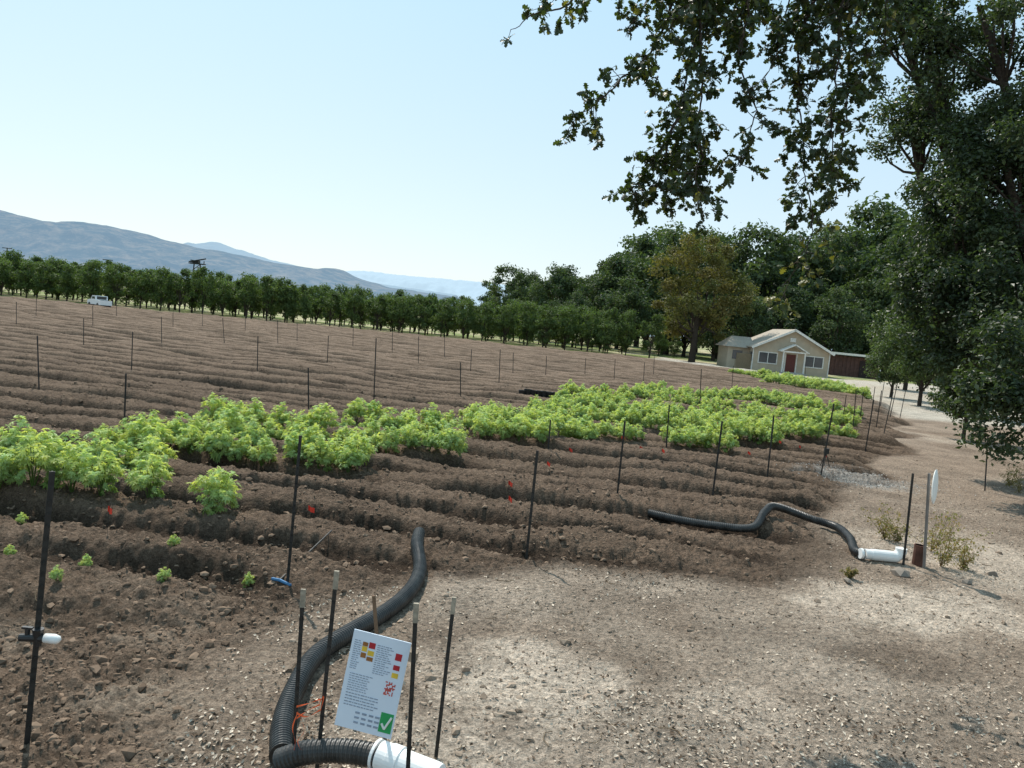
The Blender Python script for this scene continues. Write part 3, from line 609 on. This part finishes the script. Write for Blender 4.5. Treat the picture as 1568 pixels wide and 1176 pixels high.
# ------------------------------------------------------------ house
M_wall=simple("tan_siding",(.46,.38,.28),.8,0,.08,2,.05); M_roof=simple("roof_shingle",(.36,.31,.25),.9,0,.15,6,.3); M_trim=simple("trim_white",(.7,.68,.63),.6)
M_glass=simple("window_glass",(.05,.06,.07),.12,0,.1,2,0,.8); M_door=simple("door_red",(.12,.03,.025),.5)
hb=G(1208,572); house=empty("farmhouse",(hb[0],hb[1],0),math.radians(-3))
W=8.2; D_=8; hw=2.6; hr=4.7
def wallmb():
    mb=MB(); x=W/2
    V=[(-x,0,0),(x,0,0),(x,0,hw),(0,0,hr),(-x,0,hw),(-x,D_,0),(x,D_,0),(x,D_,hw),(0,D_,hr),(-x,D_,hw)]
    mb.add(V,[[0,1,2,3,4]],0); mb.add(V,[[6,5,9,8,7]],0); mb.add(V,[[5,0,4,9],[1,6,7,2]],0)
    mb.box((-W/2-1.2,4.3,1.2),(2.38,5,2.4),0)
    return mb.build("walls",[M_wall],house)
wallmb()
mb=MB(); sl=math.atan2(hr-hw,W/2); ln=math.hypot(hr-hw,W/2)+.45
for sg in (-1,1):
    R=np.array(Matrix.Rotation(sg*sl,3,'Y')); c=np.array([sg*(W/4+.16),D_/2-.1,(hw+hr)/2+.02]); mb.box(c,(ln,D_+.8,.14),0,R)
x0,x1,y0,y1=-W/2-2.8,-W/2+.6,1.4,7.2
V=[(x0,y0,2.35),(x1,y0,2.35),(x1,y1,2.35),(x0,y1,2.35),(x0+1.2,4.3,3.6),(x1,4.3,3.6)]
mb.add(V,[[0,1,5,4]],0); mb.add(V,[[2,3,4,5]],0); mb.add(V,[[3,0,4]],0); mb.add(V,[[0,3,2,1]],0)
mb.build("roof",[M_roof],house)
mb=MB()
for sg in (-1,1):
    R=np.array(Matrix.Rotation(sg*sl,3,'Y')); mb.box((sg*(W/4+.16),-.53,(hw+hr)/2+.0),(ln+.02,.05,.24),0,R)
for xw in (-2.5,2.5):
    for dx in (-1.0,1.0): mb.box((xw+dx,-.03,1.5),(.1,.08,1.3),0)
    for z_ in (.9,2.1): mb.box((xw,-.03,z_),(1.9,.085,.1),0)
    mb.box((xw,-.03,1.5),(.07,.08,1.1),0)
mb.box((-W/2-.03,0,1.3),(.1,.1,2.6),0); mb.box((W/2+.03,0,1.3),(.1,.1,2.6),0)
mb.box((0,-.03,3.7),(.6,.08,.45),0)
for dx in (-.62,.62): mb.box((dx,-.03,1.1),(.12,.09,2.2),0)
for dx in (-1.15,1.15): mb.box((dx,-1.1,1.2),(.14,.14,2.3),0)
ps=math.atan2(.8,1.5)
for sg in (-1,1): mb.box((sg*.75,-.65,2.78),(1.75,1.35,.1),0,np.array(Matrix.Rotation(sg*ps,3,'Y')))
mb.box((0,-1.15,2.38),(2.7,.1,.16),0)
mb.build("trim_and_portico",[M_trim],house)
mb=MB()
for xw in (-2.5,2.5): mb.box((xw,-.012,1.5),(1.86,.03,1.16),0)
mb.box((-W/2-.012,.8,1.5),(.03,.9,1.0),0); mb.box((-W/2-1.3,1.788,1.5),(1.1,.03,1),0)
mb.build("windows",[M_glass],house)
mb=MB(); mb.box((0,-.02,1.05),(1.0,.06,2.1),0); mb.build("door",[M_door],house)
mb=MB(); mb.box((0,-.8,.08),(2.8,1.6,.16),0); mb.box((0,-1.8,.04),(1.6,.4,.08),0); mb.build("porch_slab",[simple("concrete",(.4,.38,.35),.9)],house)
sb_=G(1303,577); shed=empty("brown_shed",(sb_[0],sb_[1],0),0)
M_sred=simple("rusty_corrugated",(.085,.042,.034),.8,0,.3,3)
mb=MB()
for i in range(26): mb.box((-3.1+i*.248,0+(i%2)*.04,1.25),(.25,.06,2.5),0)
mb.box((-3.1,1.7,1.25),(.06,3.3,2.5),0); mb.box((3.1,1.7,1.25),(.06,3.3,2.5),0); mb.box((0,3.4,1.25),(6.2,.06,2.5),0); mb.build("walls",[M_sred],shed)
mb=MB(); mb.box((0,1.6,2.72),(7,4.6,.1),0,np.array(Matrix.Rotation(-.05,3,'X'))); mb.box((0,-.75,2.76),(7.05,.06,.26),0); mb.box((-3.25,-.5,1.3),(.14,.14,2.6),0); mb.box((3.25,-.5,1.3),(.14,.14,2.6),0);mb.build("roof_and_posts",[M_trim],shed)
mb=MB(); mb.box((1.6,-.06,1.05),(1.5,.05,2.1),0); mb.build("door",[simple("dark_open",(.03,.02,.02),.9)],shed)
fb=G(1117,562); f2_=G(1150,566); mb=MB()
n_=22
for i in range(n_):
    q=fb+(f2_-fb)*i/(n_-1); mb.box((q[0],q[1],.85),(.13,.03,1.7+.05*rng.random()),0)
mb.box(((fb[0]+f2_[0])/2,(fb[1]+f2_[1])/2+.06,1.3),(f2_[0]-fb[0],.05,.1),0,np.array(Matrix.Rotation(math.atan2(f2_[1]-fb[1],f2_[0]-fb[0]),3,'Z')))
mb.build("wooden_fence",[simple("fence_wood",(.33,.25,.16),.9)])
# ------------------------------------------------------------ white pickup
tb_=G(152,471); tk=empty("white_pickup_truck",(tb_[0],tb_[1],0),math.radians(140))
def prism(mb,prof,y0,y1,mat=0):
    n_=len(prof); V=[(x_,y0,z_) for x_,z_ in prof]+[(x_,y1,z_) for x_,z_ in prof]
    mb.add(V,[list(range(n_))],mat); mb.add(V,[list(range(2*n_-1,n_-1,-1))],mat)
    mb.add(V,[[i,i+n_,(i+1)%n_+n_,(i+1)%n_] for i in range(n_)],mat)
s=.62
M_truck=simple("truck_white_paint",(0.85,0.85,0.84),0.4,0,0.03,3,0.0,.5)
mb=MB(); prism(mb,[(-2.6*s,.5*s),(2.5*s,.5*s),(2.6*s,1.0*s),(2.4*s,1.2*s),(1.2*s,1.3*s),(.6*s,1.95*s),(-.7*s,1.98*s),(-.85*s,1.3*s),(-2.6*s,1.25*s)],-.95*s,.95*s); mb.build("body",[M_truck],tk)
mb=MB(); 
for sg in (-1,1): prism(mb,[(.85*s,1.4*s),(.5*s,1.8*s),(-.5*s,1.8*s),(-.6*s,1.4*s)],sg*.955*s,sg*.965*s)
mb.box((.93*s,0,1.6*s),(.02,1.6*s,.62*s),0,np.array(Matrix.Rotation(-.75,3,'Y'))); mb.box((-.82*s,0,1.62*s),(.02,1.5*s,.5*s),0); mb.box((-1.7*s,0,1.28*s),(1.6*s,1.6*s,.04),0); mb.build("windows",[M_glass],tk)
mb=MB()
for x_ in (-1.7*s,1.65*s):
    for sg in (-1,1): mb.tube([(x_,sg*.8*s,.4*s),(x_,sg*1.0*s,.4*s)],.4*s,16,0)
mb.build("wheels",[M_black],tk)
# ------------------------------------------------------------ frost fan and poles behind orchard
def fan(px,top,base_d,s=1.0,full=True):
    t=P(px,top,base_d); mb=MB(); x_=t[0]; H=t[2]
    if full:
        for dx in (-.45,.45):
            mb.tube([(x_+dx*1.7,base_d,0),(x_+dx,base_d,H)],.09,6,0)
        for k in range(8):
            z_=H*k/8; mb.tube([(x_-.7+.03*k,base_d,z_),(x_+.7-.03*k,base_d,z_+H/8)],.05,4,0)
        mb.box((x_,base_d,H),(2.2,1.0,.14),0); mb.box((x_-.2,base_d,H+.3),(1.0,.7,.4),0)
        mb.box((x_+.2,base_d-.5,H+.5),(2.6,.06,.18),0,np.array(Matrix.Rotation(-.25,3,'Y')))
        mb.box((x_-.95,base_d,H+.3),(.1,.1,.5),0); mb.box((x_+1.0,base_d,H+.25),(.1,.1,.45),0)
        mb.build("wind_machine_tower",[M_post])
    else:
        mb.tube([(x_,base_d,0),(x_,base_d,H)],[.12,.09],8,0); mb.box((x_,base_d,H),(1.6,.1,.12),0); mb.box((x_,base_d-.1,H-.5),(1.1,.1,.1),0); mb.build("utility_pole",[M_post])
fan(302,404,112); fan(165,398,120,full=False); fan(11,380,125,full=False)
# ------------------------------------------------------------ hills
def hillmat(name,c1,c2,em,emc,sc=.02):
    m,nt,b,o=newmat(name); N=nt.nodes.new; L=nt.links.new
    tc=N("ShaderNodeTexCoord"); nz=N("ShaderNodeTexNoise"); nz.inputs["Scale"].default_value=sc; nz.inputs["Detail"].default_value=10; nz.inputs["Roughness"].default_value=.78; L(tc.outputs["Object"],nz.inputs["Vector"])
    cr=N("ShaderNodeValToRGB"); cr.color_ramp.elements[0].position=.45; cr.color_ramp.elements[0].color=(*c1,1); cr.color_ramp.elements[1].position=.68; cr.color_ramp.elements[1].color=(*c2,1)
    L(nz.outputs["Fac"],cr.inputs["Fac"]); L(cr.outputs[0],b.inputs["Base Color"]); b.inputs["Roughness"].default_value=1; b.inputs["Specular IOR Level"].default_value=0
    b.inputs["Emission Color"].default_value=(*emc,1); b.inputs["Emission Strength"].default_value=em   # glow painted in for aerial haze, lifts the backlit hills
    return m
def hill(name,prof,d,dep,mat,s):
    px=np.array([p[0] for p in prof]); py=np.array([p[1] for p in prof]); xs=np.linspace(px[0],px[-1],420); ys=np.interp(xs,px,py)
    T=np.array([P(a_,b_,d) for a_,b_ in zip(xs,ys)]); n_=len(T); rowsN=90; V=[]
    for k in range(rowsN+1):
        t=k/rowsN; yy=d-dep+dep*1.6*t; u=min(yy-(d-dep),dep)/dep if yy<=d else max(0,1-(yy-d)/(dep*.6))
        prof_=sstep(0,1,np.array(u))**.8
        nz=fbm(T[:,0]*.007+s,np.full(n_,yy*.005),6,s)*.34*(prof_*(1-prof_)*4)+.0
        rd=fbm(T[:,0]*.05,np.full(n_,yy*.01),4,s+5)*.03*min(1,u*2)
        z=T[:,2]*(float(prof_)+nz+rd)
        V.append(np.stack([T[:,0],np.full(n_,yy),np.maximum(z,-2)],-1))
    V=np.array(V).reshape(-1,3); i=np.arange(rowsN)[:,None]*n_; j=np.arange(n_-1)[None,:]
    mb=MB(); mb.add(V,np.stack([i+j,i+j+1,i+n_+j+1,i+n_+j],-1).reshape(-1,4),0); mb.build(name,[mat],smooth=True)
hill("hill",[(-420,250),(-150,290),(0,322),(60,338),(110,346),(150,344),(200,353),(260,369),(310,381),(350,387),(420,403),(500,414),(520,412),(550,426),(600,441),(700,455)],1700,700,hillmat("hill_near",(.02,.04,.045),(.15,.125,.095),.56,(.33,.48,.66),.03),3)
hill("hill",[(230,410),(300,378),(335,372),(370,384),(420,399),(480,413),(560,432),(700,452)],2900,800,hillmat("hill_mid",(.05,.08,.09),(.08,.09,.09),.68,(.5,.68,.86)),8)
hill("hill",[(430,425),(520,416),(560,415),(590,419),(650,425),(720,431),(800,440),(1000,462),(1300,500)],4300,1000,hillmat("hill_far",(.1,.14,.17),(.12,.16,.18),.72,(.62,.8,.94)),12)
